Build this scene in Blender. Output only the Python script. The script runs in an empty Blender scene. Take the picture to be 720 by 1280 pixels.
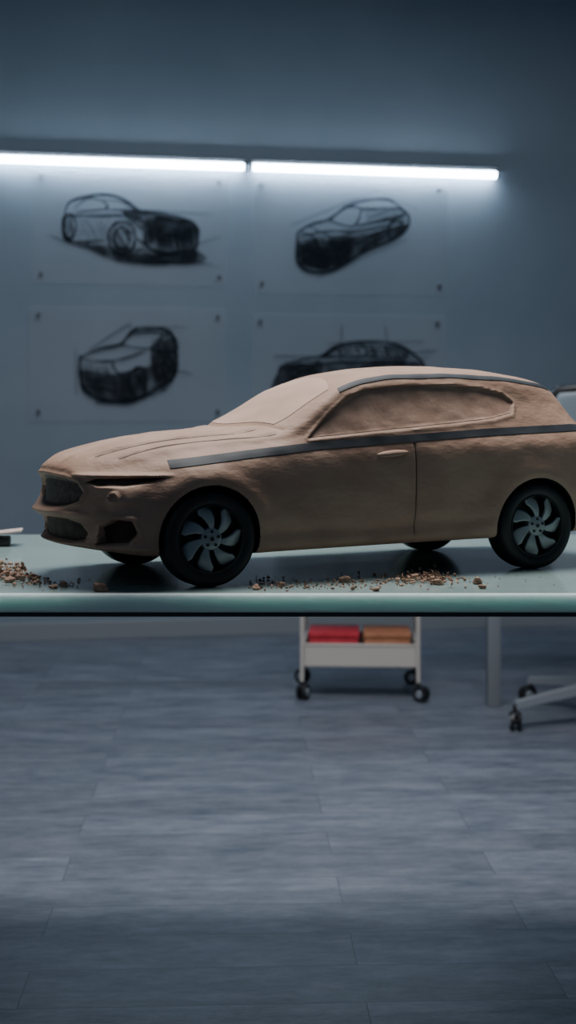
import bpy, bmesh, math, random
import numpy as np
from mathutils import Vector, Matrix
from mathutils.bvhtree import BVHTree
random.seed(7); rng=np.random.default_rng(7)
SC=bpy.context.scene
F=1700.0; HZ=520.0; H=0.98; TZ=0.75

# ---------------------------------------------------------------- helpers
def link(ob): SC.collection.objects.link(ob); return ob
def mesh_obj(name, verts, faces, mat=None, smooth=False, parent=None, loc=None):
    me=bpy.data.meshes.new(name); me.from_pydata([tuple(v) for v in verts],[],[tuple(f) for f in faces]); me.update()
    ob=bpy.data.objects.new(name,me); link(ob)
    if mat:
        for m in (mat if isinstance(mat,(list,tuple)) else [mat]): me.materials.append(m)
    if smooth:
        for p in me.polygons: p.use_smooth=True
    if parent: ob.parent=parent
    if loc is not None: ob.location=loc
    return ob
def bm_obj(name,bm,mat=None,smooth=False,parent=None,loc=None):
    me=bpy.data.meshes.new(name); bmesh.ops.recalc_face_normals(bm,faces=bm.faces[:]); bm.to_mesh(me); bm.free()
    ob=bpy.data.objects.new(name,me); link(ob)
    if mat:
        for m in (mat if isinstance(mat,(list,tuple)) else [mat]): me.materials.append(m)
    if smooth:
        for p in me.polygons: p.use_smooth=True
        me.set_sharp_from_angle(angle=math.radians(40))
    if parent: ob.parent=parent
    if loc is not None: ob.location=loc
    return ob
def empty(name,loc,rz=0,parent=None):
    e=bpy.data.objects.new(name,None); e.empty_display_size=0.05; e.location=loc; e.rotation_euler=(0,0,rz); link(e)
    if parent: e.parent=parent
    return e
def tag(o,label,cat,group=None,kind=None):
    o["label"]=label; o["category"]=cat
    if group: o["group"]=group
    if kind: o["kind"]=kind
def bm_box(bm,c,s,bev=0.0,seg=2,rot=None):
    r=bmesh.ops.create_cube(bm,size=1.0); vs=r['verts']
    for v in vs: v.co=Vector((v.co.x*s[0],v.co.y*s[1],v.co.z*s[2]))
    if bev>0:
        es=list({e for v in vs for e in v.link_edges})
        g=bmesh.ops.bevel(bm,geom=es,offset=bev,segments=seg,affect='EDGES',profile=0.5)
        vs=[v for v in g['verts']]
    M=Matrix.Translation(Vector(c))
    if rot is not None: M=M@rot
    bmesh.ops.transform(bm,matrix=M,verts=list(set(vs)))
def box_obj(name,c,s,mat,bev=0.002,parent=None,rot=None):
    bm=bmesh.new(); bm_box(bm,(0,0,0),s,bev,2,rot); return bm_obj(name,bm,mat,True,parent,c)
def bm_cyl(bm,p0,p1,r0,r1=None,seg=24):
    p0=Vector(p0);p1=Vector(p1); r1=r0 if r1 is None else r1
    d=p1-p0; q=d.to_track_quat('Z','Y').to_matrix().to_4x4()
    bmesh.ops.create_cone(bm,cap_ends=True,segments=seg,radius1=r0,radius2=r1,depth=d.length,matrix=Matrix.Translation((p0+p1)/2)@q)
def cyl_obj(name,p0,p1,r,mat,parent=None,r1=None,seg=24):
    bm=bmesh.new(); bm_cyl(bm,p0,p1,r,r1,seg); return bm_obj(name,bm,mat,True,parent)
def tube_path(name,pts,r,mat,parent=None,seg=10,closed=False):
    bm=bmesh.new(); pts=[Vector(p) for p in pts]; rings=[]; n=len(pts)
    for i,p in enumerate(pts):
        a=pts[(i-1)%n] if (closed or i>0) else pts[i]; b=pts[(i+1)%n] if (closed or i<n-1) else pts[i]
        d=(b-a).normalized(); up=Vector((0,0,1)) if abs(d.z)<0.95 else Vector((0,1,0))
        x=d.cross(up).normalized(); y=x.cross(d)
        rings.append([bm.verts.new(p+x*math.cos(t)*r+y*math.sin(t)*r) for t in [2*math.pi*k/seg for k in range(seg)]])
    m=n if closed else n-1
    for i in range(m):
        A=rings[i];B=rings[(i+1)%n]
        for k in range(seg): bm.faces.new((A[k],A[(k+1)%seg],B[(k+1)%seg],B[k]))
    if not closed: bm.faces.new(rings[0]); bm.faces.new(rings[-1])
    return bm_obj(name,bm,mat,True,parent)
def lathe_y(name,prof,mat,seg=96,parent=None,closed=True):
    bm=bmesh.new(); R=[]
    for k in range(seg):
        a=2*math.pi*k/seg; R.append([bm.verts.new((r*math.cos(a),y,r*math.sin(a))) for r,y in prof])
    n=len(prof)
    for k in range(seg):
        A=R[k];B=R[(k+1)%seg]
        for i in range(n if closed else n-1):
            bm.faces.new((A[i],A[(i+1)%n],B[(i+1)%n],B[i]))
    return bm_obj(name,bm,mat,True,parent)

# ---------------------------------------------------------------- materials
def mat(name,col,rough=0.5,metal=0.0,spec=0.5,emis=None,es=0,alpha=1.0,coat=0):
    m=bpy.data.materials.new(name); m.use_nodes=True; b=m.node_tree.nodes['Principled BSDF']
    b.inputs['Base Color'].default_value=(*col,1); b.inputs['Roughness'].default_value=rough
    b.inputs['Metallic'].default_value=metal; b.inputs['Specular IOR Level'].default_value=spec
    b.inputs['Alpha'].default_value=alpha; b.inputs['Coat Weight'].default_value=coat
    if emis: b.inputs['Emission Color'].default_value=(*emis,1); b.inputs['Emission Strength'].default_value=es
    return m
def noise_mat(name,c1,c2,scale=5,rough=0.6,bump=0.2,bscale=40,bdist=0.002,stretch=(1,1,1),detail=6,spec=0.4,rng_=(0.35,0.65),rot=(0,0,0)):
    m=mat(name,c1,rough,spec=spec); nt=m.node_tree; N=nt.nodes; L=nt.links; b=N['Principled BSDF']
    tc=N.new('ShaderNodeTexCoord'); mp=N.new('ShaderNodeMapping'); mp.inputs['Scale'].default_value=stretch; mp.inputs['Rotation'].default_value=rot
    L.new(tc.outputs['Object'],mp.inputs['Vector'])
    n=N.new('ShaderNodeTexNoise'); n.inputs['Scale'].default_value=scale; n.inputs['Detail'].default_value=detail
    L.new(mp.outputs[0],n.inputs['Vector'])
    r=N.new('ShaderNodeValToRGB'); r.color_ramp.elements[0].position=rng_[0]; r.color_ramp.elements[1].position=rng_[1]
    r.color_ramp.elements[0].color=(*c1,1); r.color_ramp.elements[1].color=(*c2,1)
    L.new(n.outputs['Fac'],r.inputs[0]); L.new(r.outputs[0],b.inputs['Base Color'])
    n2=N.new('ShaderNodeTexNoise'); n2.inputs['Scale'].default_value=bscale; n2.inputs['Detail'].default_value=8
    L.new(mp.outputs[0],n2.inputs['Vector'])
    bp=N.new('ShaderNodeBump'); bp.inputs['Strength'].default_value=bump; bp.inputs['Distance'].default_value=bdist
    L.new(n2.outputs['Fac'],bp.inputs['Height']); L.new(bp.outputs[0],b.inputs['Normal'])
    return m
M_clay=noise_mat('clay',(0.29,0.178,0.125),(0.40,0.26,0.185),scale=13,rough=0.6,bump=0.85,bscale=75,bdist=0.0014,spec=0.3,stretch=(1,1,2.0),detail=10,rng_=(.3,.7))
M_clay_win=noise_mat('clay_window',(0.33,0.21,0.152),(0.45,0.30,0.222),scale=30,rough=0.75,bump=0.8,bscale=42,bdist=0.003,spec=0.25)
M_clay_scr=noise_mat('clay_screen',(0.39,0.26,0.188),(0.47,0.315,0.235),scale=12,rough=0.6,bump=0.4,bscale=60,bdist=0.0012,spec=0.3)
M_clay_shade=noise_mat('clay_recess_shade',(0.035,0.024,0.020),(0.07,0.046,0.036),scale=60,rough=0.8,bump=0.4,bscale=120,bdist=0.001)  # darkened clay colour, paints shade into headlight slits, intakes and door groove
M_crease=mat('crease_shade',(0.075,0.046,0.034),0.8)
M_crumb=noise_mat('clay_crumb',(0.24,0.14,0.095),(0.40,0.26,0.18),scale=70,rough=0.8,bump=0.4,bscale=200,bdist=0.001)
M_tape=mat('tape',(0.022,0.029,0.036),0.6,spec=.3)
M_tire=noise_mat('tire',(0.008,0.009,0.010),(0.013,0.014,0.016),scale=60,rough=0.55,bump=0.2,bscale=300,bdist=0.0004)
M_rimblk=mat('rim_black',(0.006,0.007,0.008),0.5)
M_rim=mat('rim_grey',(0.27,0.30,0.305),0.36,metal=0.15)
M_black=mat('black_plastic',(0.012,0.013,0.015),0.45)
M_white=mat('powder_white',(0.50,0.47,0.43),0.45)
M_chrome=mat('steel',(0.42,0.45,0.49),0.3,metal=0.6)
M_red=noise_mat('red_card',(0.40,0.02,0.035),(0.50,0.035,0.055),scale=20,rough=0.5,bump=0.1)
M_orange=noise_mat('brown_card',(0.33,0.13,0.065),(0.42,0.18,0.095),scale=20,rough=0.6,bump=0.1)
M_legm=mat('leg_grey',(0.20,0.22,0.245),0.45,metal=0.1)

M_gr=mat('grille_mesh',(0.03,0.026,0.024),0.6)
nt=M_gr.node_tree; tc=nt.nodes.new('ShaderNodeTexCoord'); w=nt.nodes.new('ShaderNodeTexVoronoi'); w.inputs['Scale'].default_value=160
nt.links.new(tc.outputs['Object'],w.inputs['Vector']); cr=nt.nodes.new('ShaderNodeValToRGB')
cr.color_ramp.elements[0].color=(0.015,0.012,0.012,1); cr.color_ramp.elements[1].color=(0.10,0.066,0.05,1); cr.color_ramp.elements[1].position=0.8
nt.links.new(w.outputs['Distance'],cr.inputs[0]); nt.links.new(cr.outputs[0],nt.nodes['Principled BSDF'].inputs['Base Color'])

M_wall=noise_mat('concrete_wall',(0.155,0.205,0.25),(0.225,0.27,0.315),scale=1.1,rough=0.75,bump=0.15,bscale=7,bdist=0.01,detail=10,rng_=(0.3,0.7))
M_base=mat('baseboard_paint',(0.22,0.24,0.26),0.5)

def floor_mat():
    m=mat('vinyl_planks',(0.1,0.1,0.12),0.42); nt=m.node_tree;N=nt.nodes;L=nt.links;b=N['Principled BSDF']
    tc=N.new('ShaderNodeTexCoord'); mp=N.new('ShaderNodeMapping'); mp.inputs['Rotation'].default_value=(0,0,math.radians(-2.5)); mp.inputs['Location'].default_value=(.35,.06,0)
    L.new(tc.outputs['Object'],mp.inputs['Vector'])
    br=N.new('ShaderNodeTexBrick'); br.offset=0.37; br.offset_frequency=2; br.inputs['Scale'].default_value=1.0
    br.inputs['Brick Width'].default_value=0.92; br.inputs['Row Height'].default_value=0.155
    br.inputs['Mortar Size'].default_value=0.0012; br.inputs['Mortar Smooth'].default_value=0.3; br.inputs['Bias'].default_value=0
    br.inputs['Color1'].default_value=(0.0,0.0,0.0,1); br.inputs['Color2'].default_value=(1,1,1,1); br.inputs['Mortar'].default_value=(0.5,0.5,0.5,1)
    L.new(mp.outputs[0],br.inputs['Vector'])
    mp2=N.new('ShaderNodeMapping'); mp2.inputs['Scale'].default_value=(2.2,7,1)
    L.new(mp.outputs[0],mp2.inputs['Vector'])
    add=N.new('ShaderNodeVectorMath'); add.operation='MULTIPLY_ADD'
    L.new(br.outputs['Color'],add.inputs[0]); add.inputs[1].default_value=(13,7,3); L.new(mp2.outputs[0],add.inputs[2])
    n=N.new('ShaderNodeTexNoise'); n.inputs['Scale'].default_value=2.8; n.inputs['Detail'].default_value=12; n.inputs['Roughness'].default_value=0.8
    L.new(add.outputs[0],n.inputs['Vector'])
    r=N.new('ShaderNodeValToRGB'); e=r.color_ramp.elements
    e[0].position=0.35; e[0].color=(0.048,0.062,0.092,1); e[1].position=0.66; e[1].color=(0.195,0.21,0.245,1)
    L.new(n.outputs['Fac'],r.inputs[0])
    mx=N.new('ShaderNodeMix'); mx.data_type='RGBA'; mx.blend_type='MULTIPLY'; mx.inputs[0].default_value=1
    r2=N.new('ShaderNodeValToRGB'); r2.color_ramp.elements[0].color=(0.80,0.80,0.80,1); r2.color_ramp.elements[1].color=(1.10,1.10,1.10,1)
    L.new(br.outputs['Color'],r2.inputs[0]); L.new(r.outputs[0],mx.inputs[6]); L.new(r2.outputs[0],mx.inputs[7])
    mx2=N.new('ShaderNodeMix'); mx2.data_type='RGBA'; L.new(br.outputs['Fac'],mx2.inputs[0]); L.new(mx.outputs[2],mx2.inputs[6]); mx2.inputs[7].default_value=(0.035,0.045,0.065,1)
    L.new(mx2.outputs[2],b.inputs['Base Color'])
    bp=N.new('ShaderNodeBump'); bp.inputs['Strength'].default_value=0.15; bp.inputs['Distance'].default_value=0.003
    L.new(n.outputs['Fac'],bp.inputs['Height']); L.new(bp.outputs[0],b.inputs['Normal'])
    return m
M_floor=floor_mat()
M_glass=noise_mat('painted_glass',(0.25,0.35,0.34),(0.29,0.39,0.38),scale=6,rough=0.12,bump=0.008,bscale=30,spec=0.5)
M_glassedge=mat('glass_edge',(0.62,0.74,0.71),0.25)
b=M_glassedge.node_tree.nodes['Principled BSDF']; b.inputs['Subsurface Weight'].default_value=1.0; b.inputs['Subsurface Radius'].default_value=(.85,1,.95); b.inputs['Subsurface Scale'].default_value=.03
M_frame=mat('dark_frame',(0.02,0.024,0.028),0.5)
M_tube=mat('led_tube',(1,1,1),0.4,emis=(0.68,0.82,1.0),es=50)
M_house=mat('led_housing',(0.10,0.11,0.12),0.5)
M_sheet=mat('acrylic_sheet',(0.42,0.47,0.52),0.35,alpha=0.08)
M_pin=mat('pin',(0.06,0.07,0.08),0.35,metal=0.5)
M_char=mat('charcoal',(0.008,0.012,0.017),0.9,spec=0.1)
M_smudge=noise_mat('charcoal_smudge',(0.010,0.014,0.020),(0.016,0.02,0.027),scale=8,rough=0.9,bump=0.0)
nt=M_smudge.node_tree; nn=nt.nodes.new('ShaderNodeTexNoise'); nn.inputs['Scale'].default_value=14; nn.inputs['Detail'].default_value=6
tc=nt.nodes.new('ShaderNodeTexCoord'); nt.links.new(tc.outputs['Object'],nn.inputs['Vector'])
cr=nt.nodes.new('ShaderNodeMapRange'); cr.inputs[1].default_value=0.35; cr.inputs[2].default_value=0.62; cr.inputs[3].default_value=0.25; cr.inputs[4].default_value=0.9
nt.links.new(nn.outputs['Fac'],cr.inputs[0]); nt.links.new(cr.outputs[0],nt.nodes['Principled BSDF'].inputs['Alpha'])

# ---------------------------------------------------------------- room
fl=mesh_obj('floor',[(-5,-1.5,0),(6,-1.5,0),(6,7.6,0),(-5,7.6,0)],[(0,1,2,3)],M_floor); fl["kind"]="structure"
T=0.18; TH=math.atan(T); D0=6.125
WM=Matrix.Translation((0,D0,0))@Matrix.Rotation(TH,4,'Z')
bm=bmesh.new(); bm_box(bm,(0,0.1,1.9),(12,0.2,3.8)); wl=bm_obj('wall_back',bm,M_wall); wl.location=(0,D0,0); wl.rotation_euler=(0,0,TH); wl["kind"]="structure"
bm=bmesh.new(); bm_box(bm,(0,-0.007,0.04),(12,0.014,0.08),0.003); bb=bm_obj('baseboard_back',bm,M_base); bb.location=(0,D0,0); bb.rotation_euler=(0,0,TH); bb["kind"]="structure"
def wp(col,row):
    k=(col-360)/F; Y=D0/(1-T*k); X=k*Y; z=H-(row-HZ)*Y/F
    return X/math.cos(TH), z

def led(c0,c1):
    u0=wp(c0,0)[0]; u1=wp(c1,0)[0]; z=2.082; uc=(u0+u1)/2
    e=empty('led_tube_light',WM@Vector((uc,-.001,z)),TH)
    hw=(u1-u0)/2
    bm=bmesh.new(); bm_box(bm,(0,-0.018,0.032),(2*hw,0.034,0.020),0.003); bm_obj('housing',bm,M_house,True,e)
    bm=bmesh.new(); bm_cyl(bm,(-hw+0.012,-0.037,0.006),(hw-0.012,-0.037,0.006),0.0145); bm_obj('tube',bm,M_tube,True,e)
    for sx in (-1,1):
        bm=bmesh.new(); bm_cyl(bm,(sx*hw,-0.037,0.006),(sx*(hw-0.012),-0.037,0.006),0.018); bm_obj('end_cap',bm,M_house,True,e)
    tag(e,"slim white glowing LED tube under a dark rail on concrete wall","light fixture","wall LED tubes")
led(-14,306); led(311,619)

# ---------------------------------------------------------------- sketches
def smooth_poly(pts,n=8):
    P=[np.array(p,float) for p in pts]; out=[]
    for i in range(len(P)-1):
        p0=P[max(i-1,0)];p1=P[i];p2=P[i+1];p3=P[min(i+2,len(P)-1)]
        for t in np.linspace(0,1,n,endpoint=False):
            out.append(0.5*((2*p1)+(-p0+p2)*t+(2*p0-5*p1+4*p2-p3)*t*t+(-p0+3*p1-3*p2+p3)*t**3))
    out.append(P[-1]); return out
class Sketch:
    def __init__(s,c): s.c=c; s.V=[];s.Fc=[];s.mi=[]
    def stroke(s,pts,w=1.2,passes=3,jit=1.8,sm=True,ext=0):
        w=w*.72
        for _ in range(passes):
            q=[(p[0]+random.gauss(0,jit*.5),p[1]+random.gauss(0,jit*.5)) for p in pts]
            if ext:
                a=np.array(q[0]);b=np.array(q[1]);d=(a-b)/np.linalg.norm(a-b); q[0]=tuple(a+d*ext*random.random())
                a=np.array(q[-1]);b=np.array(q[-2]);d=(a-b)/np.linalg.norm(a-b); q[-1]=tuple(a+d*ext*random.random())
            q=smooth_poly(q) if sm else [np.array(p,float) for p in q]
            n=len(q); off=-0.0006-0.0006*random.random(); base=len(s.V); ww=w*random.uniform(.6,1.2)
            for i,p in enumerate(q):
                d=q[min(i+1,n-1)]-q[max(i-1,0)]; d=d/(np.linalg.norm(d)+1e-9); nn=np.array([-d[1],d[0]])
                h=ww*.5*(0.35+0.65*math.sin(math.pi*(i+.5)/n)**.5)*random.uniform(.8,1.2)
                for sg in (-1,1):
                    u,z=wp(*(p+nn*h*sg)); s.V.append((u-s.c[0],off,z-s.c[1]))
            for i in range(n-1):
                a=base+2*i; s.Fc.append((a,a+1,a+3,a+2)); s.mi.append(0)
    def hatch(s,poly,ang=20,step=2.0,w=1.6,dens=1.0,jit=1.5):
        a=math.radians(ang); c,sn=math.cos(a),math.sin(a)
        R=[(x*c+y*sn,-x*sn+y*c) for x,y in poly]
        y=min(r[1] for r in R); y1=max(r[1] for r in R)
        while y<y1:
            xs=[]
            for i in range(len(R)):
                p=R[i];q=R[(i+1)%len(R)]
                if (p[1]<=y)!=(q[1]<=y): xs.append(p[0]+(y-p[1])/(q[1]-p[1])*(q[0]-p[0]))
            xs.sort()
            for k in range(0,len(xs)-1,2):
                if random.random()<dens:
                    x0=xs[k]-random.uniform(-1,1)*jit*1.6; x1=xs[k+1]+random.uniform(-1,1)*jit*1.6
                    pt=[(x0,y),((x0+x1)/2,y+random.gauss(0,.7)),(x1,y+random.gauss(0,.7))]
                    s.stroke([(px*c-py*sn,px*sn+py*c) for px,py in pt],w,1,0.5)
            y+=step*random.uniform(.7,1.3)
    def smudge(s,poly):
        pts=smooth_poly(list(poly)+[poly[0]],5)[:-1]; b=len(s.V)
        cx=sum(p[0] for p in pts)/len(pts); cy=sum(p[1] for p in pts)/len(pts)
        u,z=wp(cx,cy); s.V.append((u-s.c[0],-0.0004,z-s.c[1]))
        for p in pts: u,z=wp(*p); s.V.append((u-s.c[0],-0.0004,z-s.c[1]))
        n=len(pts)
        for i in range(n): s.Fc.append((b,b+1+i,b+1+(i+1)%n)); s.mi.append(1)
    def ell(s,cx,cy,rx,ry,w=1.5,passes=3,tilt=0):
        t=math.radians(tilt)
        s.stroke([(cx+rx*math.cos(a)*math.cos(t)-ry*math.sin(a)*math.sin(t),cy+rx*math.cos(a)*math.sin(t)+ry*math.sin(a)*math.cos(t)) for a in np.linspace(0,2*math.pi,13)],w,passes,1.2)
def ellpoly(cx,cy,rx,ry,n=14): return [(cx+rx*math.cos(a),cy+ry*math.sin(a)) for a in np.linspace(0,2*math.pi,n,endpoint=False)]

def panel(c0,c1,r0,r1,draw,label):
    cx,cy=(c0+c1)/2,(r0+r1)/2
    uc,zc=wp(cx,cy); ua=wp(c0,cy)[0]; ub=wp(c1,cy)[0]; za=wp(cx,r0)[1]; zb=wp(cx,r1)[1]
    w=ub-ua; h=za-zb
    e=empty('sketch_panel',WM@Vector((uc,-.001,zc)),TH)
    bm=bmesh.new(); bm_box(bm,(0,-0.018,0),(w,0.004,h),0.001,1); bm_obj('acrylic_sheet',bm,M_sheet,False,e)
    for sx in (-1,1):
        for sz in (-1,1):
            x=sx*(w/2-0.04); z=sz*(h/2-0.04)
            bm=bmesh.new(); bm_cyl(bm,(x,0,z),(x,-0.020,z),0.005); bm_cyl(bm,(x,-0.020,z),(x,-0.026,z),0.0085); bm_obj('mounting_pin',bm,M_pin,True,e)
    s=Sketch((uc,zc)); draw(s)
    o=mesh_obj('drawing',s.V,s.Fc,[M_char,M_smudge],False,e,(0,-0.0205,0))
    for p,i in zip(o.data.polygons,s.mi): p.material_index=i
    tag(e,label,"poster","car sketches on the wall")

def d1(s):
    s.stroke([(80,272),(86,256),(106,247),(128,244),(152,250),(174,264)],2,4)
    s.stroke([(174,264),(205,268),(240,278),(243,290)],2,4)
    s.stroke([(92,262),(110,250),(128,252),(132,262),(95,266)],1.3,3)
    s.stroke([(128,252),(150,253),(168,264),(132,262)],1.5,3)
    s.stroke([(80,272),(78,292),(90,302),(130,302)],2,4)
    s.stroke([(85,270),(130,270),(165,272),(185,282)],1.5,4); s.stroke([(140,262),(190,270),(236,280)],1.2,3)
    s.stroke([(172,300),(200,316),(243,312),(245,285)],2.5,4)
    s.smudge([(182,274),(205,272),(242,280),(245,308),(215,316),(180,306)])
    s.smudge([(150,264),(190,268),(243,280),(245,300),(200,300),(170,285)])
    s.hatch([(184,282),(242,284),(244,306),(215,314),(184,302)],80,2.2,2.0)
    s.hatch([(198,290),(236,290),(236,304),(200,304)],5,1.8,2.0)
    s.ell(152,298,17,20,3,4); s.ell(152,298,10,13,2,3); s.hatch(ellpoly(152,298,15,18),60,3,1.8)
    s.ell(87,284,8,15,3,4); s.hatch(ellpoly(87,284,7,13),80,2.5,1.8)
    s.hatch([(130,312),(165,320),(205,318),(247,314),(244,328),(200,332),(160,327)],4,1.8,2.5)
    s.smudge([(90,302),(140,308),(246,316),(246,330),(160,330),(110,312)])
    s.hatch([(100,276),(135,278),(136,300),(98,298)],60,3.5,1.0,0.8)
    s.stroke([(75,300),(140,318),(260,332)],0.8,3,2,ext=20); s.stroke([(160,262),(255,268)],0.6,3,2,False,10); s.stroke([(170,330),(262,300)],.6,2,2,False,14)
def d2(s):
    s.stroke([(370,292),(388,282),(408,276),(430,260),(455,252),(485,251),(508,268)],2,4)
    s.stroke([(508,268),(509,284),(490,300),(455,316),(420,336),(395,341),(372,330),(370,292)],2.5,5)
    s.stroke([(412,277),(428,262),(450,262),(440,284),(412,277)],1.5,3); s.stroke([(450,262),(495,262),(500,270),(445,284)],1.5,4)
    s.stroke([(372,296),(410,290),(450,290),(506,276)],1.6,4)
    s.stroke([(375,290),(392,300),(398,322)],1.4,3); s.stroke([(385,284),(415,296),(440,292)],1.2,3)
    s.smudge([(371,300),(410,296),(455,294),(506,280),(500,296),(455,314),(410,338),(373,330)])
    s.smudge([(374,306),(410,302),(440,300),(430,326),(400,338),(376,330)])
    s.hatch([(372,305),(410,300),(430,300),(425,330),(400,340),(373,328)],20,1.9,2.2)
    s.hatch([(372,312),(420,305),(420,332),(398,338),(374,328)],-50,2.5,2)
    s.hatch([(430,298),(500,282),(500,292),(430,326)],-28,2.4,1.8)
    s.hatch([(455,262),(498,260),(502,274),(455,280)],-20,2.6,1.5)
    s.ell(428,318,9,14,2.5,3,20); s.ell(492,288,8,12,2.5,3,20); s.hatch(ellpoly(428,318,8,12),60,2.4,2)
    s.stroke([(430,258),(470,238),(520,262)],.6,2,2,False,6); s.stroke([(366,280),(440,250)],.6,3,2,False,10); s.stroke([(400,345),(505,300)],.6,2,2,False,10)
def d3(s):
    s.stroke([(100,446),(125,436),(150,430),(166,413),(190,411),(214,416),(221,440)],2,4)
    s.stroke([(221,440),(219,468),(200,482),(170,500),(130,500),(106,486),(99,465),(100,446)],2.5,5)
    s.stroke([(150,431),(168,417),(200,418),(186,436),(150,431)],1.5,3); s.stroke([(200,418),(216,420),(219,438),(188,438)],1.6,4)
    s.stroke([(104,450),(140,452),(180,440)],1.4,3); s.stroke([(140,452),(150,466),(180,458)],1.6,3)
    s.smudge([(100,462),(145,468),(190,456),(220,450),(216,470),(170,498),(112,490)])
    s.smudge([(190,424),(217,422),(220,448),(214,468),(196,478),(188,450)])
    s.hatch([(104,466),(144,470),(146,492),(112,486)],5,2.0,2.0); s.hatch([(102,455),(140,460),(142,472),(103,468)],80,2.8,1.4)
    s.hatch([(150,474),(182,462),(184,488),(150,500)],60,2.2,2.2); s.ell(172,478,11,19,3,4); s.ell(210,462,7,15,2.5,4); s.hatch(ellpoly(210,462,6,13),70,2.4,2)
    s.hatch([(196,424),(217,424),(219,446),(196,450)],75,2.4,1.8)
    s.hatch([(104,488),(150,498),(190,492),(215,476),(205,490),(160,506),(120,503)],5,2,2)
    s.stroke([(120,432),(160,406)],.6,3,2,False,10); s.stroke([(160,410),(225,408)],.6,2,2,False,8); s.stroke([(216,462),(236,466)],.7,3,3,False,6)
    s.stroke([(95,440),(95,490)],.6,2,2,False,8)
def d4(s):
    s.stroke([(348,468),(352,458),(385,448),(402,444),(425,430),(470,427),(500,434),(526,452),(530,470)],2,5)
    s.stroke([(402,445),(427,433),(452,432),(452,446),(402,446)],1.4,4); s.stroke([(456,432),(490,435),(505,446),(456,446)],1.6,4)
    s.stroke([(350,460),(430,452),(526,454)],1.6,4)
    s.hatch([(350,456),(400,450),(400,470),(350,472)],4,2.2,1.8); s.hatch([(408,444),(428,434),(450,433),(450,445)],70,2.4,1.6)
    s.hatch([(458,433),(490,436),(503,445),(458,446)],70,2.2,1.8); s.smudge([(350,458),(430,452),(526,454),(526,500),(350,500)])
    s.ell(383,486,22,23,3,4); s.ell(500,486,22,23,3,4); s.stroke([(350,498),(362,502),(520,502),(530,490)],2,4); s.stroke([(405,498),(478,498)],2,3)
    s.hatch(ellpoly(383,486,18,19),30,3,2); s.hatch(ellpoly(500,486,18,19),30,3,2)
    s.stroke([(345,446),(530,448)],.6,3,2,False,8); s.stroke([(425,410),(425,450)],.7,2,2,False,6); s.stroke([(480,410),(484,450)],.7,2,2,False,6)
    s.stroke([(410,430),(520,426)],.6,2,2,False,10); s.stroke([(505,440),(538,438)],.6,3,2,False,6)
panel(41,286,214,356,d1,"clear panel with charcoal sketch of a car with heavy grille")
panel(317,560,224,368,d2,"clear panel with dark charcoal sketch of a car from above")
panel(38,284,384,526,d3,"clear panel with charcoal sketch of a compact boxy car")
panel(315,557,393,534,d4,"clear panel with charcoal side-view car sketch and construction lines")

# ---------------------------------------------------------------- table
tb=empty('glass_table',(0.1,2.2,0))
YF=391/(742-HZ); YB=391/(668-HZ)
bm=bmesh.new(); bm_box(bm,(0,(YF+YB)/2-2.2,TZ-0.0125),(3.0,YB-YF,0.025),0.004,3)
top=bm_obj('table_top',bm,[M_glass,M_glassedge],False,tb)
for p in top.data.polygons:
    if p.normal.z<0.98: p.material_index=1
bm=bmesh.new()
fy=YF-2.2+0.006; by=YB-2.2-0.03
bm_box(bm,(0,fy+0.02,TZ-0.0280),(2.96,0.04,0.006),0.001,1); bm_box(bm,(0,by,TZ-0.040),(2.96,0.04,0.03),0.002,1)
for sx in (-1,1): bm_box(bm,(sx*1.44,(fy+by)/2,TZ-0.04),(0.04,by-fy,0.03),0.002,1)
bm_obj('frame',bm,M_frame,True,tb)
for sx in (-1,1):
    for yy in (fy+0.03,by):
        box_obj('leg',(sx*1.42,yy,(TZ-0.031)/2),(0.05,0.05,TZ-0.031),M_frame,0.003,tb)
tag(tb,"long table with pale green glass top and dark metal frame","table")

# ---------------------------------------------------------------- the clay car
CAR=empty('clay_car',(-0.1755,1.9765,TZ),math.radians(25))
tag(CAR,"brown clay scale car with black wheels on glass table","car model")
def gs(a,sig):
    n=int(sig*4)+1; k=np.exp(-0.5*(np.arange(-n,n+1)/sig)**2); k/=k.sum()
    if a.ndim==1: return np.convolve(np.pad(a,n,mode='reflect',reflect_type='odd'),k,'valid')
    out=np.empty_like(a)
    for j in range(a.shape[1]):
        for c in range(a.shape[2]): out[:,j,c]=np.convolve(np.pad(a[:,j,c],n,mode='edge'),k,'valid')
    return out
NS=520; S0,S1=-0.178,0.712
S=np.linspace(S0,S1,NS)
def cur(pairs,sig=6):
    x,y=zip(*pairs); return gs(np.interp(S,x,y),sig)
W=cur([(-.18,.158),(-.1,.170),(0,.177),(.12,.173),(.3,.171),(.43,.177),(.54,.180),(.64,.172),(.712,.155)],12)
ZB=cur([(-.18,.058),(-.13,.045),(-.06,.041),(.1,.042),(.4,.047),(.6,.052),(.68,.062),(.712,.07)])
ZT=cur([(-.18,.160),(-.165,.172),(-.14,.181),(-.1,.191),(-.055,.199),(0,.206),(.06,.211),(.085,.217),(.12,.235),(.16,.2565),(.2,.276),(.25,.2945),(.3,.303),(.36,.3075),(.42,.308),(.5,.304),(.57,.294),(.600,.287),(.610,.279),(.64,.246),(.67,.222),(.69,.206),(.712,.185)],4)
ZR=cur([(-.18,.152),(-.15,.166),(-.1,.179),(-.05,.187),(0,.193),(.07,.199),(.125,.206),(.15,.221),(.18,.245),(.21,.265),(.25,.279),(.3,.286),(.4,.289),(.5,.2855),(.575,.277),(.592,.272),(.605,.259),(.635,.226),(.66,.212),(.69,.196),(.712,.175)],4)
WR=cur([(-.18,.09),(-.15,.10),(-.1,.114),(-.05,.122),(0,.128),(.07,.136),(.125,.143),(.16,.142),(.2,.135),(.25,.128),(.3,.124),(.4,.122),(.5,.118),(.58,.111),(.60,.109),(.64,.118),(.69,.126),(.712,.122)])
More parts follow.
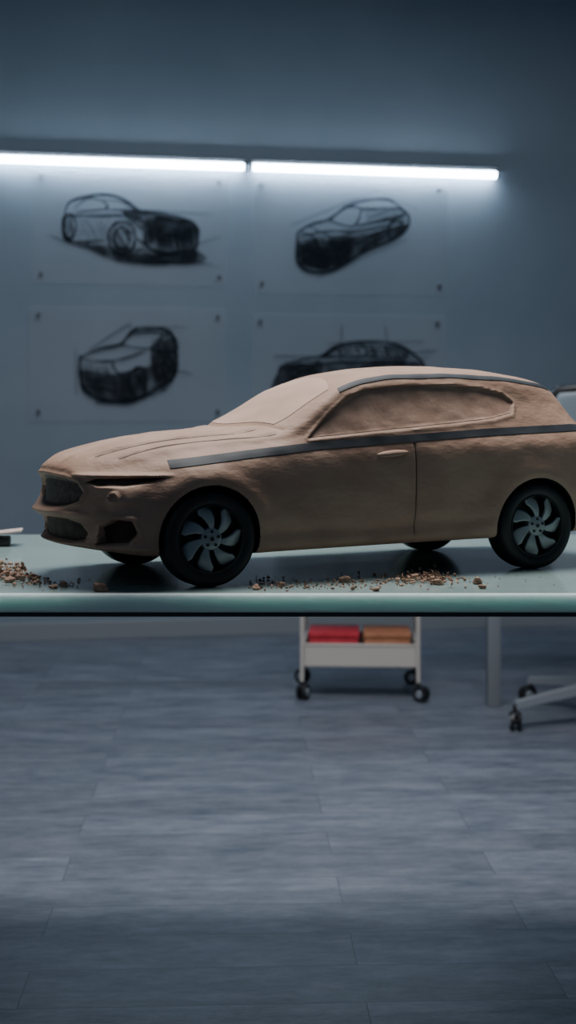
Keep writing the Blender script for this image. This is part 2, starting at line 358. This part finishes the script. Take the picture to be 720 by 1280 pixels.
WB=cur([(-.18,.138),(-.1,.150),(-.05,.156),(.05,.160),(.12,.161),(.3,.161),(.5,.163),(.6,.158),(.66,.150),(.712,.14)])
ZBE=cur([(-.18,.137),(-.15,.146),(-.1,.158),(-.05,.168),(.05,.179),(.16,.1905),(.3,.199),(.5,.2085),(.6,.211),(.66,.200),(.712,.165)])
ZSH=ZBE-cur([(-.18,.014),(0,.02),(.3,.024),(.6,.024),(.712,.015)])
W5=cur([(-.18,.968),(0,.985),(.3,.985),(.55,.992),(.712,.975)])
def section(i):
    w,zb=W[i],ZB[i]
    P=[(0,zb),(.5*w,zb),(.86*w,zb),(.945*w,zb+.006),(.974*w,zb+.028),(.998*w,zb+(ZSH[i]-zb)*.60),(W5[i]*w,ZSH[i]),(WB[i],ZBE[i]),
       (WR[i]+(WB[i]-WR[i])*.45,ZBE[i]+(ZR[i]-ZBE[i])*.52),(WR[i],ZR[i]),(.72*WR[i],ZR[i]+(ZT[i]-ZR[i])*.62),(.38*WR[i],ZR[i]+(ZT[i]-ZR[i])*.92),(0,ZT[i])]
    cnt=[5,5,6,10,14,20,14,16,16,14,14,12]
    out=[]
    n=len(P); P=np.array(P); 
    Pm=np.vstack([[-P[1][0],P[1][1]],P,[-P[-2][0],P[-2][1]]])
    for k in range(n-1):
        p0,p1,p2,p3=Pm[k],Pm[k+1],Pm[k+2],Pm[k+3]
        t0=0;t1=t0+max(np.linalg.norm(p1-p0),1e-6)**.5;t2=t1+max(np.linalg.norm(p2-p1),1e-6)**.5;t3=t2+max(np.linalg.norm(p3-p2),1e-6)**.5
        t=np.linspace(t1,t2,cnt[k],endpoint=False)[:,None]
        A1=(t1-t)/(t1-t0)*p0+(t-t0)/(t1-t0)*p1;A2=(t2-t)/(t2-t1)*p1+(t-t1)/(t2-t1)*p2;A3=(t3-t)/(t3-t2)*p2+(t-t2)/(t3-t2)*p3
        B1=(t2-t)/(t2-t0)*A1+(t-t0)/(t2-t0)*A2;B2=(t3-t)/(t3-t1)*A2+(t-t1)/(t3-t1)*A3
        out.append((t2-t)/(t2-t1)*B1+(t-t1)/(t2-t1)*B2)
    out.append(P[-1:]); return np.vstack(out)
rings=[]
half=[section(i) for i in range(NS)]
def full(h):
    a=np.column_stack([-h[:,0],h[:,1]]); b=np.column_stack([h[1:-1,0],h[1:-1,1]])[::-1]
    return np.vstack([a,b])
NC=46
h0=full(half[0]); zc0=0.105
for q in range(1,NC+1):
    r=q/(NC+1.0)
    c=np.column_stack([h0[:,0]*r,zc0+(h0[:,1]-zc0)*r]); s=np.full(len(c),S0-0.006*(1-r*r))
    rings.append(np.column_stack([s,c]))
for i in range(NS):
    c=full(half[i]); rings.append(np.column_stack([np.full(len(c),S[i]),c]))
h1=full(half[-1]); zc1=0.125
for q in range(1,NC+1)[::-1]:
    r=q/(NC+1.0)
    c=np.column_stack([h1[:,0]*r,zc1+(h1[:,1]-zc1)*r]); s=np.full(len(c),S1+0.010*(1-r*r))
    rings.append(np.column_stack([s,c]))
G=np.array(rings)
G=gs(G,2.0)
def sstep(x): x=np.clip(x,0,1); return x*x*(3-2*x)
at=np.abs(G[:,:,1])/.175
fr=1-sstep((G[:,:,0]+.19)/.20); G[:,:,0]+=0.082*at**2.3*fr
rr=sstep((G[:,:,0]-.60)/.11); G[:,:,0]-=0.05*at**2.3*rr
def sdpoly(px,pz,poly):
    d=np.full(px.shape,1e9); ins=np.zeros(px.shape,bool); n=len(poly)
    for i in range(n):
        ax,az=poly[i];bx,bz=poly[(i+1)%n]; ex,ez=bx-ax,bz-az; wx,wz=px-ax,pz-az
        h=np.clip((wx*ex+wz*ez)/(ex*ex+ez*ez+1e-12),0,1); d=np.minimum(d,np.hypot(wx-ex*h,wz-ez*h))
        c=(az>pz)!=(bz>pz); ins^=c&(px<(bx-ax)*(pz-az)/(bz-az+1e-12)+ax)
    return np.where(ins,-d,d)
def seg_d(px,pz,path):
    d=np.full(px.shape,1e9)
    for (ax,az),(bx,bz) in zip(path[:-1],path[1:]):
        ex,ez=bx-ax,bz-az; wx,wz=px-ax,pz-az
        h=np.clip((wx*ex+wz*ez)/(ex*ex+ez*ez+1e-12),0,1); d=np.minimum(d,np.hypot(wx-ex*h,wz-ez*h))
    return d
X,Y,Z=G[:,:,0],G[:,:,1],G[:,:,2]; sg=np.sign(Y); aY=np.abs(Y)
for cx in (0,.525):
    r=np.hypot(X-cx,Z-.066); Y+=sg*0.0045*np.exp(-((r-.080)/.016)**2)*(aY>.12)
WIN=[(.153,.1985),(.172,.216),(.192,.234),(.222,.2565),(.252,.268),(.3,.2735),(.341,.2755),(.40,.2755),(.452,.272),(.49,.2635),(.506,.25),(.498,.234),(.46,.2255),(.40,.2195),(.30,.211),(.22,.204)]
sd=sdpoly(X,Z,WIN); Y-=sg*0.0040*sstep((0.0010-sd)/0.0026)*((aY>.09)&(Z>.19))
Y+=sg*0.0014*np.exp(-((sd-.003)/.002)**2)*((aY>.09)&(Z>.19))
dl=seg_d(X,Z,[(.085,.072),(.25,.070),(.44,.080)]); Y-=sg*0.0035*np.exp(-(dl/.010)**2)*(aY>.14)
for path in ([(.318,.190),(.3175,.12),(.319,.060)],):
    dl=seg_d(X,Z,path); Y-=sg*0.0018*np.exp(-(dl/.0017)**2)*(aY>.13)
CR=[(.030,.062,-.170,.070),(.076,.110,-.140,.098),(.104,.140,-.115,.115)]
def crease(t0,t1,s0,s1,dep,wid):
    f=(X-s0)/(s1-s0); tt=t0+(t1-t0)*np.clip(f,0,1)**1.2; m=(f>-.02)&(f<1.02)&(Z>.14)
    d=aY-tt; return np.where(m,dep*np.exp(-(d/wid)**2)*sstep(np.minimum(f+.02,1.02-f)/.1),0)
for (t0,t1,s0,s1) in CR:
    Z-=crease(t0,t1,s0,s1,.0028,.0028)
Z+=crease(.038,.070,-.172,.075,.0024,.005); Z+=crease(.068,.102,-.135,.10,.0026,.005)
tb_=.080+.045*(aY/.14)**2; Z-=np.where((aY<.138)&(Z>.195),0.0025*np.exp(-((X-tb_)/.0035)**2),0)
CX=-.03
ph=np.degrees(np.arctan2(np.abs(Y),-(X-CX))); R=np.hypot(X-CX,Y); fm=(X<-.02)
def push(dep,mask):
    k=np.where(mask&fm,dep,0)/np.maximum(R,1e-4); X[:]=X-(X-CX)*k; Y[:]=Y-Y*k
GR=[(-1,.104),(14,.105),(26,.108),(36,.116),(39,.128),(35,.140),(24,.1455),(12,.1475),(-1,.1485)]
scale=.0026
def fsd(poly): return sdpoly(ph*scale,Z,[(a*scale,b) for a,b in poly])
LOW=[(-1,.059),(30,.059),(39,.063),(42,.074),(37,.086),(26,.092),(12,.092),(-1,.091)]
INT=[(48,.058),(62,.060),(67,.074),(64,.092),(57,.094),(50,.084)]
HL=[(40,.1405),(48,.1360),(60,.1362),(74,.1420),(80,.1478),(70,.1478),(56,.1470),(45,.1462)]
d_gr=fsd(GR); d_low=fsd(LOW); d_int=fsd(INT); d_hl=fsd(HL); zq=Z.copy()
one=np.ones_like(fm)
push(.012*sstep((.001-d_gr)/.004),one); push(.014*sstep((.001-d_low)/.004),one)
push(.016*sstep((.001-d_int)/.004),one); push(.008*sstep((.001-d_hl)/.0026),one)
push(-.0030*np.exp(-((d_gr-.004)/.003)**2),one)
push(-.0060*np.exp(-((zq-.0985)/.0042)**2)*sstep((44-ph)/10),one)
push(-.0060*np.exp(-((zq-.053)/.0042)**2)*sstep((78-ph)/12),one)
push(-.0050*np.exp(-((zq-.1510)/.0026)**2)*sstep((86-ph)/12)*sstep((ph-28)/8),one)
push(-.003*np.exp(-((d_int-.003)/.003)**2)*(ph>44),one)
push(.0035*np.exp(-((zq-.106)/.007)**2)*sstep((75-ph)/10)*sstep((ph-46)/6),one)
dd=np.hypot((ph-56)*scale,zq-.122); push(-.003*sstep((.010-dd)/.004),one); push(.005*sstep((.006-dd)/.003),one)
un=np.sin(X*61+Z*40)*np.sin(Y*47+Z*83)*.0004+np.sin(X*140+3)*np.sin(Z*170+Y*90)*.0002
Y+=sg*un; Z+=np.where(Z>.17,un*.5,0)
NR,NP=G.shape[:2]
pole0=[float(X[0].mean()),0,zc0]; pole1=[float(X[-1].mean())+.0005,0,zc1]
V=G.reshape(-1,3).tolist()+[pole0,pole1]; Fc=[]
for i in range(NR-1):
    for j in range(NP):
        a=i*NP+j;b=i*NP+(j+1)%NP; Fc.append((a,b,b+NP,a+NP))
n0=NR*NP
for j in range(NP):
    Fc.append((n0,(j+1)%NP,j)); Fc.append((n0+1,(NR-1)*NP+j,(NR-1)*NP+(j+1)%NP))
me=bpy.data.meshes.new('body'); me.from_pydata(V,[],Fc); me.update()
bm=bmesh.new(); bm.from_mesh(me); bmesh.ops.recalc_face_normals(bm,faces=bm.faces[:]); bm.to_mesh(me); 
BV=BVHTree.FromBMesh(bm); bm.free()
body=bpy.data.objects.new('body',me); link(body); me.materials.append(M_clay); me.materials.append(M_black)
cuts=[]
for cx in (0,.525):
    for sy in (-1,1):
        bm=bmesh.new(); bm_cyl(bm,(cx,sy*.098,.066),(cx,sy*.30,.066),.0715,seg=96); c=bm_obj('cut',bm); cuts.append(c)
        mo=body.modifiers.new('b','BOOLEAN'); mo.operation='DIFFERENCE'; mo.object=c; mo.solver='EXACT'
bpy.context.view_layer.update()
dg=bpy.context.evaluated_depsgraph_get()
nm=bpy.data.meshes.new_from_object(body.evaluated_get(dg)); body.modifiers.clear(); body.data=nm
for c in cuts: bpy.data.objects.remove(c)
for p in nm.polygons:
    p.use_smooth=True; c=p.center
    if min(math.hypot(c.x,c.z-.066),math.hypot(c.x-.525,c.z-.066))<.0718 and abs(c.y)>.097: p.material_index=1
    else: p.material_index=0
nm.set_sharp_from_angle(angle=math.radians(50))
body.parent=CAR

def cast(o,d):
    h=BV.ray_cast(Vector(o),Vector(d).normalized())
    return (h[0],h[1]) if h[0] is not None else None
def patch(name,fn,lo,hi,us,nv,m,off=.0006,label=None):
    V=[];Fc=[];last=None
    for u in us:
        for k in range(nv+1):
            v=lo(u)+(hi(u)-lo(u))*k/nv; h=cast(*fn(u,v))
            if h is None: h=last
            last=h; V.append(h[0]+h[1]*off)
    for i in range(len(us)-1):
        for k in range(nv): a=i*(nv+1)+k; Fc.append((a,a+1,a+nv+2,a+nv+1))
    o=mesh_obj(name,V,Fc,m,True,CAR)
    if label: o["label"]=label
    return o
def poly_range(poly,u,eps=1e-6):
    zs=[]
    for i in range(len(poly)):
        a=poly[i];b=poly[(i+1)%len(poly)]
        if (a[0]<=u)!=(b[0]<=u): zs.append(a[1]+(u-a[0])/(b[0]-a[0])*(b[1]-a[1]))
    return (min(zs),max(zs)) if len(zs)>1 else (poly[0][1],poly[0][1])
sidefn=lambda sy:(lambda s,z:((s,sy*.4,z),(0,-sy,0)))
def frontfn(sy):
    def f(p,z):
        a=math.radians(p); d=(-math.cos(a),sy*math.sin(a),0)
        return ((CX+.4*d[0],.4*d[1],z),(-d[0],-d[1],0))
    return f
for sy in (-1,1):
    patch('side_window',sidefn(sy),lambda u:poly_range(WIN,u)[0]+.001,lambda u:poly_range(WIN,u)[1]-.001,np.linspace(.1545,.5045,110),22,M_clay_win,.0008,"rough pale clay window surface")
    bt=[(-.050,.1655),(0,.1712),(.06,.1780),(.163,.1885),(.3178,.1985),(.45,.2065),(.603,.2125),(.685,.2095)]
    bz=lambda u:float(np.interp(u,[p[0] for p in bt],[p[1] for p in bt]))
    patch('belt_tape',sidefn(sy),lambda u:bz(u)-.0055,lambda u:bz(u)+.0048,np.linspace(-.052,.685,160),3,M_tape,.0009,"dark grey masking tape strip along the beltline")
    wr=lambda s:float(np.interp(s,S,WR)); zr=lambda s:float(np.interp(s,S,ZR))
    def rf(s,q,sy=sy):
        t=wr(s)*.975; return ((s,sy*(t+.25-q*.87),zr(s)+.433+q*.5),(0,-sy*.5,-.866))
    patch('roof_tape',rf,lambda u:-.0052,lambda u:.0045,np.linspace(.212,.590,110),4,M_tape,.0009,"dark grey tape strip along the roof rail")
    patch('door_seam',sidefn(sy),lambda u:.060,lambda u:.194,[.3174,.3186],40,M_clay_shade,.0004)  # dark ribbon paints the shade inside the door groove
    patch('headlight',frontfn(sy),lambda u:poly_range(HL,u)[0]+.0010,lambda u:poly_range(HL,u)[1]-.0006,np.linspace(41,79,50),6,M_clay_shade,.0004,"recessed slit headlight with shade painted dark")
    patch('air_intake',frontfn(sy),lambda u:poly_range(INT,u)[0]+.002,lambda u:poly_range(INT,u)[1]-.002,np.linspace(50,65.5,24),12,M_clay_shade,.0004)
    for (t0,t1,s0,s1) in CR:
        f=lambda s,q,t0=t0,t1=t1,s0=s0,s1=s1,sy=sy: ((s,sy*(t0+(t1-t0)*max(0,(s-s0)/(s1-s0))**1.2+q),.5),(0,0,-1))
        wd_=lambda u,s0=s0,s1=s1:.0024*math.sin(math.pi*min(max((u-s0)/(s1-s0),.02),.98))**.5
        patch('hood_crease_shade',f,lambda u:-wd_(u),lambda u:wd_(u),np.linspace(s0+.008,s1-.004,70),3,M_crease,.0005)  # dark strips paint shade along the carved hood grooves
    V=[];Fc=[]; n=28
    for i in range(n+1):
        u=i/n; s=.254+.052*u; pr=math.sin(math.pi*min(max(u,.001),.999))**.45
        for k in range(9):
            a=math.pi*k/8; z=.1745+.004*u-.0048*math.cos(a)*pr; h=cast((s,sy*.4,z),(0,-sy,0)); p=h[0]+Vector((0,sy*(.0055*math.sin(a)*pr-.0004),0)); V.append(p)
    for i in range(n):
        for k in range(8): a=i*9+k; Fc.append((a,a+1,a+10,a+9))
    mesh_obj('door_handle',V,Fc,M_clay,True,CAR)
patch('grille',frontfn(-1),lambda u:poly_range(GR,abs(u))[0]+.0015,lambda u:poly_range(GR,abs(u))[1]-.0015,np.linspace(-38.2,38.2,80),16,M_gr,.0005,"dark mesh-textured grille opening")
patch('lower_grille',frontfn(-1),lambda u:poly_range(LOW,abs(u))[0]+.002,lambda u:poly_range(LOW,abs(u))[1]-.002,np.linspace(-40.5,40.5,80),12,M_clay_shade,.0005)
patch('windshield',lambda t,s:((s,t,.6),(0,0,-1)),lambda t:.0865+.045*(abs(t)/.14)**2,lambda t:.232-.03*(abs(t)/.12)**2,np.linspace(-.116,.116,60),40,M_clay_scr,.0007,"smooth paler clay windshield surface")

RW=.0655
def wheel(cx,sy):
    e=empty('wheel',(cx,sy*.153,RW),0 if sy<0 else math.pi,CAR)
    ti=[(.046,-.021),(.050,-.0235),(.056,-.0240),(.061,-.0225),(.0642,-.0185),(.0655,-.012),(.0655,0),(.0655,.012),(.0642,.0185),(.061,.0225),(.052,.0235),(.046,.021)]
    lathe_y('tire',ti,M_tire,96,e)
    lathe_y('rim',[(.0468,-.0205),(.0465,-.0222),(.0452,-.0225),(.0440,-.021),(.0435,-.010),(.0425,-.006),(.001,-.006),(.001,-.003),(.045,-.003),(.0468,.018)],M_rimblk,96,e)
    n=7
    for q in range(n):
        V=[];Fc=[];A=16;B=6
        for i in range(A+1):
            a=i/A; r=.0115+.0325*a
            wd=math.radians(23+9*math.sin(math.pi*min(a*1.2,1)*.5)-(max(a-.82,0)*80))
            for k in range(B+1):
                b=k/B; th=math.radians(20)*a**1.3+(b-.5)*wd
                yy=-.0180-.0035*math.sin(math.pi*min(a*1.1,1)*.9)+ .0085*(1-b)*a
                V.append((r*math.cos(th),yy,r*math.sin(th)))
        for i in range(A):
            for k in range(B): x=i*(B+1)+k; Fc.append((x,x+1,x+B+2,x+B+1))
        o=mesh_obj('spoke',V,Fc,M_rim,True,e); o.rotation_euler=(0,2*math.pi*q/n+.25,0)
        so=o.modifiers.new('s','SOLIDIFY'); so.thickness=.003; so.offset=0
    hub=lathe_y('hub',[(.0005,-.0225),(.004,-.0225),(.0048,-.0215),(.0130,-.0210),(.0148,-.0195),(.0148,-.006),(.0005,-.006)],M_rim,48,e)
    for q in range(5):
        a=2*math.pi*q/5+.3; x,z=.0098*math.cos(a),.0098*math.sin(a)
        cyl_obj('lug_hole',(x,-.0222,z),(x,-.019,z),.0022,M_rimblk,e,seg=14)
    cyl_obj('center_cap',(0,-.0232,0),(0,-.019,0),.0028,M_rimblk,e,seg=20)
for cx in (0,.525):
    for sy in (-1,1): wheel(cx,sy)

# ---------------------------------------------------------------- clay shavings
def tp(c,r):
    Y=391/(r-HZ); return ((c-360)*Y/F,Y)
def chip(bm,x,y,z,size):
    if random.random()<.55:
        r=bmesh.ops.create_icosphere(bm,subdivisions=1,radius=size)
        sx,sy,sz=random.uniform(.6,1.4),random.uniform(.5,1.1),random.uniform(.35,.8)
        M_=Matrix.Rotation(random.uniform(0,6.28),4,'Z')@Matrix.Diagonal((sx,sy,sz,1))
        for v in r['verts']: v.co=v.co*random.uniform(.7,1.25)
        mz=min((M_@v.co).z for v in r['verts'])
        bmesh.ops.transform(bm,matrix=Matrix.Translation((x,y,z-mz))@M_,verts=r['verts'])
    else:
        n=7;w=size*random.uniform(.7,1.3);L=random.uniform(1.2,3.6);R_=size*random.uniform(.7,1.3)
        vs=[]
        for i in range(n+1):
            a=L*i/n
            for sd_ in (-1,0,1): vs.append(Vector((R_*math.sin(a)+.1*a*size,sd_*w*(1-.3*abs(i/n-.5)),R_*(1-math.cos(a))+random.uniform(-.08,.08)*size)))
        M_=Matrix.Rotation(random.uniform(0,6.28),4,'Z')@Matrix.Rotation(random.uniform(-.5,.5),4,'X')
        vs=[M_@v for v in vs]; mz=min(v.z for v in vs)
        bv=[bm.verts.new((v.x+x,v.y+y,v.z+z-mz)) for v in vs]
        for i in range(n):
            for k in range(2): a=i*3+k; bm.faces.new((bv[a],bv[a+1],bv[a+4],bv[a+3]))
def pile(gens,label):
    bm=bmesh.new()
    pts=[g() for n,g in gens for _ in range(n)]; n=len(pts)
    ox=sum(p[0] for p in pts)/n; oy=sum(p[1] for p in pts)/n
    for p in pts: chip(bm,p[0]-ox,p[1]-oy,p[3] if len(p)>3 else 0,p[2])
    me=bpy.data.meshes.new('clay_shavings'); bm.to_mesh(me); bm.free(); me.materials.append(M_crumb)
    o=bpy.data.objects.new('clay_shavings',me); link(o); o.location=(ox,oy,TZ+.0002); tag(o,label,"clay shavings",None,"stuff")
def g_left():
    c=min(abs(random.gauss(0,22)),60); r=random.gauss(716,6)+c*.15; x,y=tp(c-10,r); return (x,y,random.uniform(.0018,.0045),random.uniform(0,.010)*max(0,1-c/40))
def g_tail():
    c=random.uniform(35,100); r=random.gauss(729,3); x,y=tp(c,r); return (x,y,random.uniform(.001,.003))
def g_dustl():
    c=random.uniform(5,290); r=random.uniform(724,740); x,y=tp(c,r); return (x,y,random.uniform(.0005,.0012))
def g_mid():
    c=random.uniform(312,480); r=random.gauss(731,3.5); x,y=tp(c,min(r,739)); return (x,y,random.uniform(.001,.0028))
def g_right():
    c=random.gauss(528,28); r=random.gauss(726,4.5); x,y=tp(min(c,600),min(r,739)); return (x,y,random.uniform(.0015,.0036),random.uniform(0,.006)*max(0,1-abs(c-528)/40))
def g_dustr():
    c=random.uniform(310,715); r=random.uniform(718,740); x,y=tp(c,r); return (x,y,random.uniform(.0005,.0012))
pile([(190,g_left),(40,g_tail),(50,g_dustl)],"heap of curled brown clay shavings on the glass table")
pile([(160,g_mid),(210,g_right),(70,g_dustr)],"long scatter of brown clay crumbs beside the clay car")
def chunk(c,r,size):
    bm=bmesh.new(); bmesh.ops.create_icosphere(bm,subdivisions=3,radius=size)
    a1,a2,a3=(random.uniform(0,6) for _ in range(3))
    for v in bm.verts:
        p=v.co/size; k=1+.16*math.sin(3*p.x+a1+2*p.z)+.14*math.sin(4*p.y+a2+p.x)+.12*math.sin(5*p.z+a3)+random.uniform(-.06,.06); v.co=Vector((v.co.x*1.25,v.co.y,v.co.z*.8))*k
    mz=min(v.co.z for v in bm.verts)
    for v in bm.verts: v.co.z=max(v.co.z-mz-.25*size,0)
    x,y=tp(c,r); o=bm_obj('clay_chunk',bm,M_crumb,False,None,(x,y,TZ)); o.rotation_euler=(0,0,random.uniform(0,6)); tag(o,"small rough lump of brown clay on the glass table","clay lump","clay lumps on the table")
for c,r,s in [(126,739,.0085),(80,733,.005),(42,724,.006),(12,728,.006),(320,737,.005),(352,733,.0045),(430,728,.006),(548,731,.006),(597,730,.0065),(603,736,.004),(470,739,.004),(68,736,.004)]:
    chunk(c,r,s)

x,y=tp(-14,682)
e=empty('sanding_block',(x,y,TZ),math.radians(8)); tag(e,"black block with a pale flat board resting on top","tool")
bm=bmesh.new(); bm_box(bm,(0,0,.008),(.075,.05,.016),.003); bm_obj('block',bm,M_black,True,e)
bm=bmesh.new(); bm_box(bm,(.006,0,.0215),(.105,.06,.004),.0015,2,Matrix.Rotation(math.radians(-6),4,'Y')); bm_obj('board',bm,mat('pale_board',(.46,.36,.33),.5),True,e)

# ---------------------------------------------------------------- rolling cart
Yc=4.83; cxw=(450-360)/F*Yc
cart=empty('utility_cart',(cxw,Yc,0),math.radians(-3)); tag(cart,"cream metal rolling utility cart with boxes on its bottom tray","cart")
w2,d2_=.200,.15
for sx in (-1,1):
    pts=[(sx*w2,-d2_,.065),(sx*w2,-d2_,.72),(sx*w2,-d2_+.03,.76),(sx*w2,d2_-.03,.76),(sx*w2,d2_,.72),(sx*w2,d2_,.065)]
    tube_path('frame_post',pts,.0075,M_white,cart)
for zt in (.115,.40,.66):
    bm=bmesh.new(); W_,D_,hh=.388,.275,.075
    bm_box(bm,(0,0,zt),(W_,D_,.004))
    for sy in (-1,1): bm_box(bm,(0,sy*D_/2,zt+hh/2),(W_,.004,hh),.001,1)
    for sx in (-1,1): bm_box(bm,(sx*W_/2,0,zt+hh/2),(.004,D_,hh),.001,1)
    for sy in (-1,1): bm_box(bm,(0,sy*D_/2,zt+hh),(W_+.006,.009,.008),.002,1)
    for sx in (-1,1): bm_box(bm,(sx*W_/2,0,zt+hh),(.009,D_,.008),.002,1)
    bm_obj('tray',bm,M_white,True,cart)
def caster(parent,x,y,r,rz=0,top=.075):
    e=empty('caster',(x,y,0),rz,parent)
    for sy in (-1,1):
        bm=bmesh.new(); bm_cyl(bm,(.012,sy*.006,r),(.012,sy*.017,r),r,r*.93,28); bm_obj('wheel',bm,M_black,True,e)
        bm=bmesh.new(); bm_cyl(bm,(.012,sy*.017,r),(.012,sy*.019,r),r*.5,r*.45,20); bm_obj('hub_cap',bm,M_chrome,True,e)
    bm=bmesh.new(); bm_cyl(bm,(.012,-.006,r),(.012,.006,r),r*.35); bm_box(bm,(.006,0,r*1.6),(r*1.3,.030,r*.6),.005,3); bm_cyl(bm,(0,0,r*1.6),(0,0,top),.0065); bm_obj('fork',bm,M_black,True,e)
for sx,sy,a in ((-1,-1,1.2),(1,-1,-.6),(-1,1,2.6),(1,1,3.0)): caster(cart,sx*w2,sy*d2_,.027,a,.08)
def carton(dx,mat_,w,label):
    M_=Matrix.Translation(cart.location)@Matrix.Rotation(math.radians(-3),4,'Z')
    p=M_@Vector((dx,-.02,.1175)); e=empty('storage_box',p,math.radians(-3)); 
    bm=bmesh.new(); bm_box(bm,(0,0,.045),(w,.19,.09),.003); bm_obj('box_body',bm,mat_,True,e)
    bm=bmesh.new(); bm_box(bm,(0,0,.101),(w+.006,.196,.018),.003); bm_obj('lid',bm,mat_,True,e)
    tag(e,label,"box")
carton(-.091,M_red,.170,"red cardboard box on the cart's bottom tray"); carton(.094,M_orange,.158,"orange-brown cardboard box on the cart's bottom tray")

# ---------------------------------------------------------------- desk + office chair
desk=empty('desk',(1.35,4.9,0)); tag(desk,"grey desk with square metal legs behind the glass table","desk")
box_obj('desk_top',(0,0,.735),(1.45,.68,.03),M_legm,.003,desk)
for sx in (-.655,.62): box_obj('leg',(sx,-.30,.36),(.045,.045,.72),M_legm,.003,desk)
box_obj('rear_panel',(0.33,.30,.55),(.70,.02,.34),M_legm,.002,desk)

ch=empty('office_chair',(1.04,4.365,0)); tag(ch,"office chair with polished star base and dark-rimmed mesh back","chair")
R5=.35
for q in range(5):
    a=math.radians(199+72*q); c,s_=math.cos(a),math.sin(a)
    bm=bmesh.new(); n=8; prev=None
    for i in range(n+1):
        u=i/n; r=.02+(R5-.02)*u; zz=.130-.050*u; hw=.028-.010*u; hh=.018-.006*u
        ring=[bm.verts.new((c*r-s_*x_,s_*r+c*x_,zz+z_)) for x_,z_ in [(-hw,-hh),(hw,-hh),(hw*.8,hh*.6),(0,hh),(-hw*.8,hh*.6)]]
        if prev:
            for k in range(5): bm.faces.new((prev[k],prev[(k+1)%5],ring[(k+1)%5],ring[k]))
        else: bm.faces.new(ring)
        prev=ring
    bm.faces.new(prev); bm_obj('base_leg',bm,M_chrome,True,ch); caster(ch,c*R5,s_*R5,.030,a+1.2,.078)
bm=bmesh.new(); bm_cyl(bm,(0,0,.10),(0,0,.20),.034); bm_cyl(bm,(0,0,.20),(0,0,.43),.018); bm_obj('gas_lift',bm,M_black,True,ch)
bm=bmesh.new(); bm_box(bm,(0,.02,.465),(.48,.46,.07),.03,4); bm_obj('seat',bm,M_black,True,ch)
M_mesh=mat('chair_mesh',(.24,.30,.35),.45)
V=[];Fc=[];NA,NB=16,20
for i in range(NA+1):
    u=i/NA*2-1
    for k in range(NB+1):
        v=k/NB; zz=.56+.510*v; hw=.225+.035*math.sin(math.pi*v)-(.01 if v>.95 else 0)
        V.append((u*hw,-.22-.05*v+.05*u*u+.03*math.sin(math.pi*v),zz-.012*u*u*v))
for i in range(NA):
    for k in range(NB): a=i*(NB+1)+k; Fc.append((a,a+1,a+NB+2,a+NB+1))
o=mesh_obj('backrest',V,Fc,M_mesh,True,ch); so=o.modifiers.new('s','SOLIDIFY'); so.thickness=.012
idx=[i*(NB+1)+NB for i in range(NA+1)]+[NA*(NB+1)+k for k in range(NB-1,-1,-1)]+[i*(NB+1) for i in range(NA-1,-1,-1)]+[k for k in range(1,NB)]
tube_path('back_frame',[V[i] for i in idx],.015,M_black,ch,10,True)
tube_path('back_support',[(0,.02,.43),(0,-.12,.43),(0,-.24,.48),(0,-.235,.62),(0,-.23,.75)],.018,M_black,ch)

# ---------------------------------------------------------------- lights
def area(name,loc,size,energy,col,rot=(0,0,0)):
    l=bpy.data.lights.new(name,'AREA'); l.shape='RECTANGLE'; l.size=size[0]; l.size_y=size[1]; l.energy=energy; l.color=col
    o=bpy.data.objects.new(name,l); o.location=loc; o.rotation_euler=rot; link(o); return o
area('ceiling_light',(0.05,2.4,2.9),(1.6,0.7),92,(1.0,.97,.95))
area('ceiling_light_far',(0.4,4.0,3.1),(3.5,.8),28,(.66,.82,1.0))
area('fill_light',(-2.2,0.2,2.4),(1.6,1.2),3,(.75,.87,1.0),(math.radians(55),0,math.radians(-50)))
wd=bpy.data.worlds.new('world'); SC.world=wd; wd.use_nodes=True
bg=wd.node_tree.nodes['Background']; bg.inputs[0].default_value=(.23,.40,.64,1); bg.inputs[1].default_value=.12

# ---------------------------------------------------------------- camera
cam=bpy.data.cameras.new('camera'); co=bpy.data.objects.new('camera',cam); link(co)
co.location=(0,0,H); co.rotation_euler=(math.radians(90),0,0)
cam.sensor_width=36; cam.sensor_fit='AUTO'; cam.lens=F/1280*36; cam.shift_y=-(640-HZ)/1280
cam.dof.use_dof=True; cam.dof.focus_distance=1.92; cam.dof.aperture_fstop=4.5
SC.camera=co
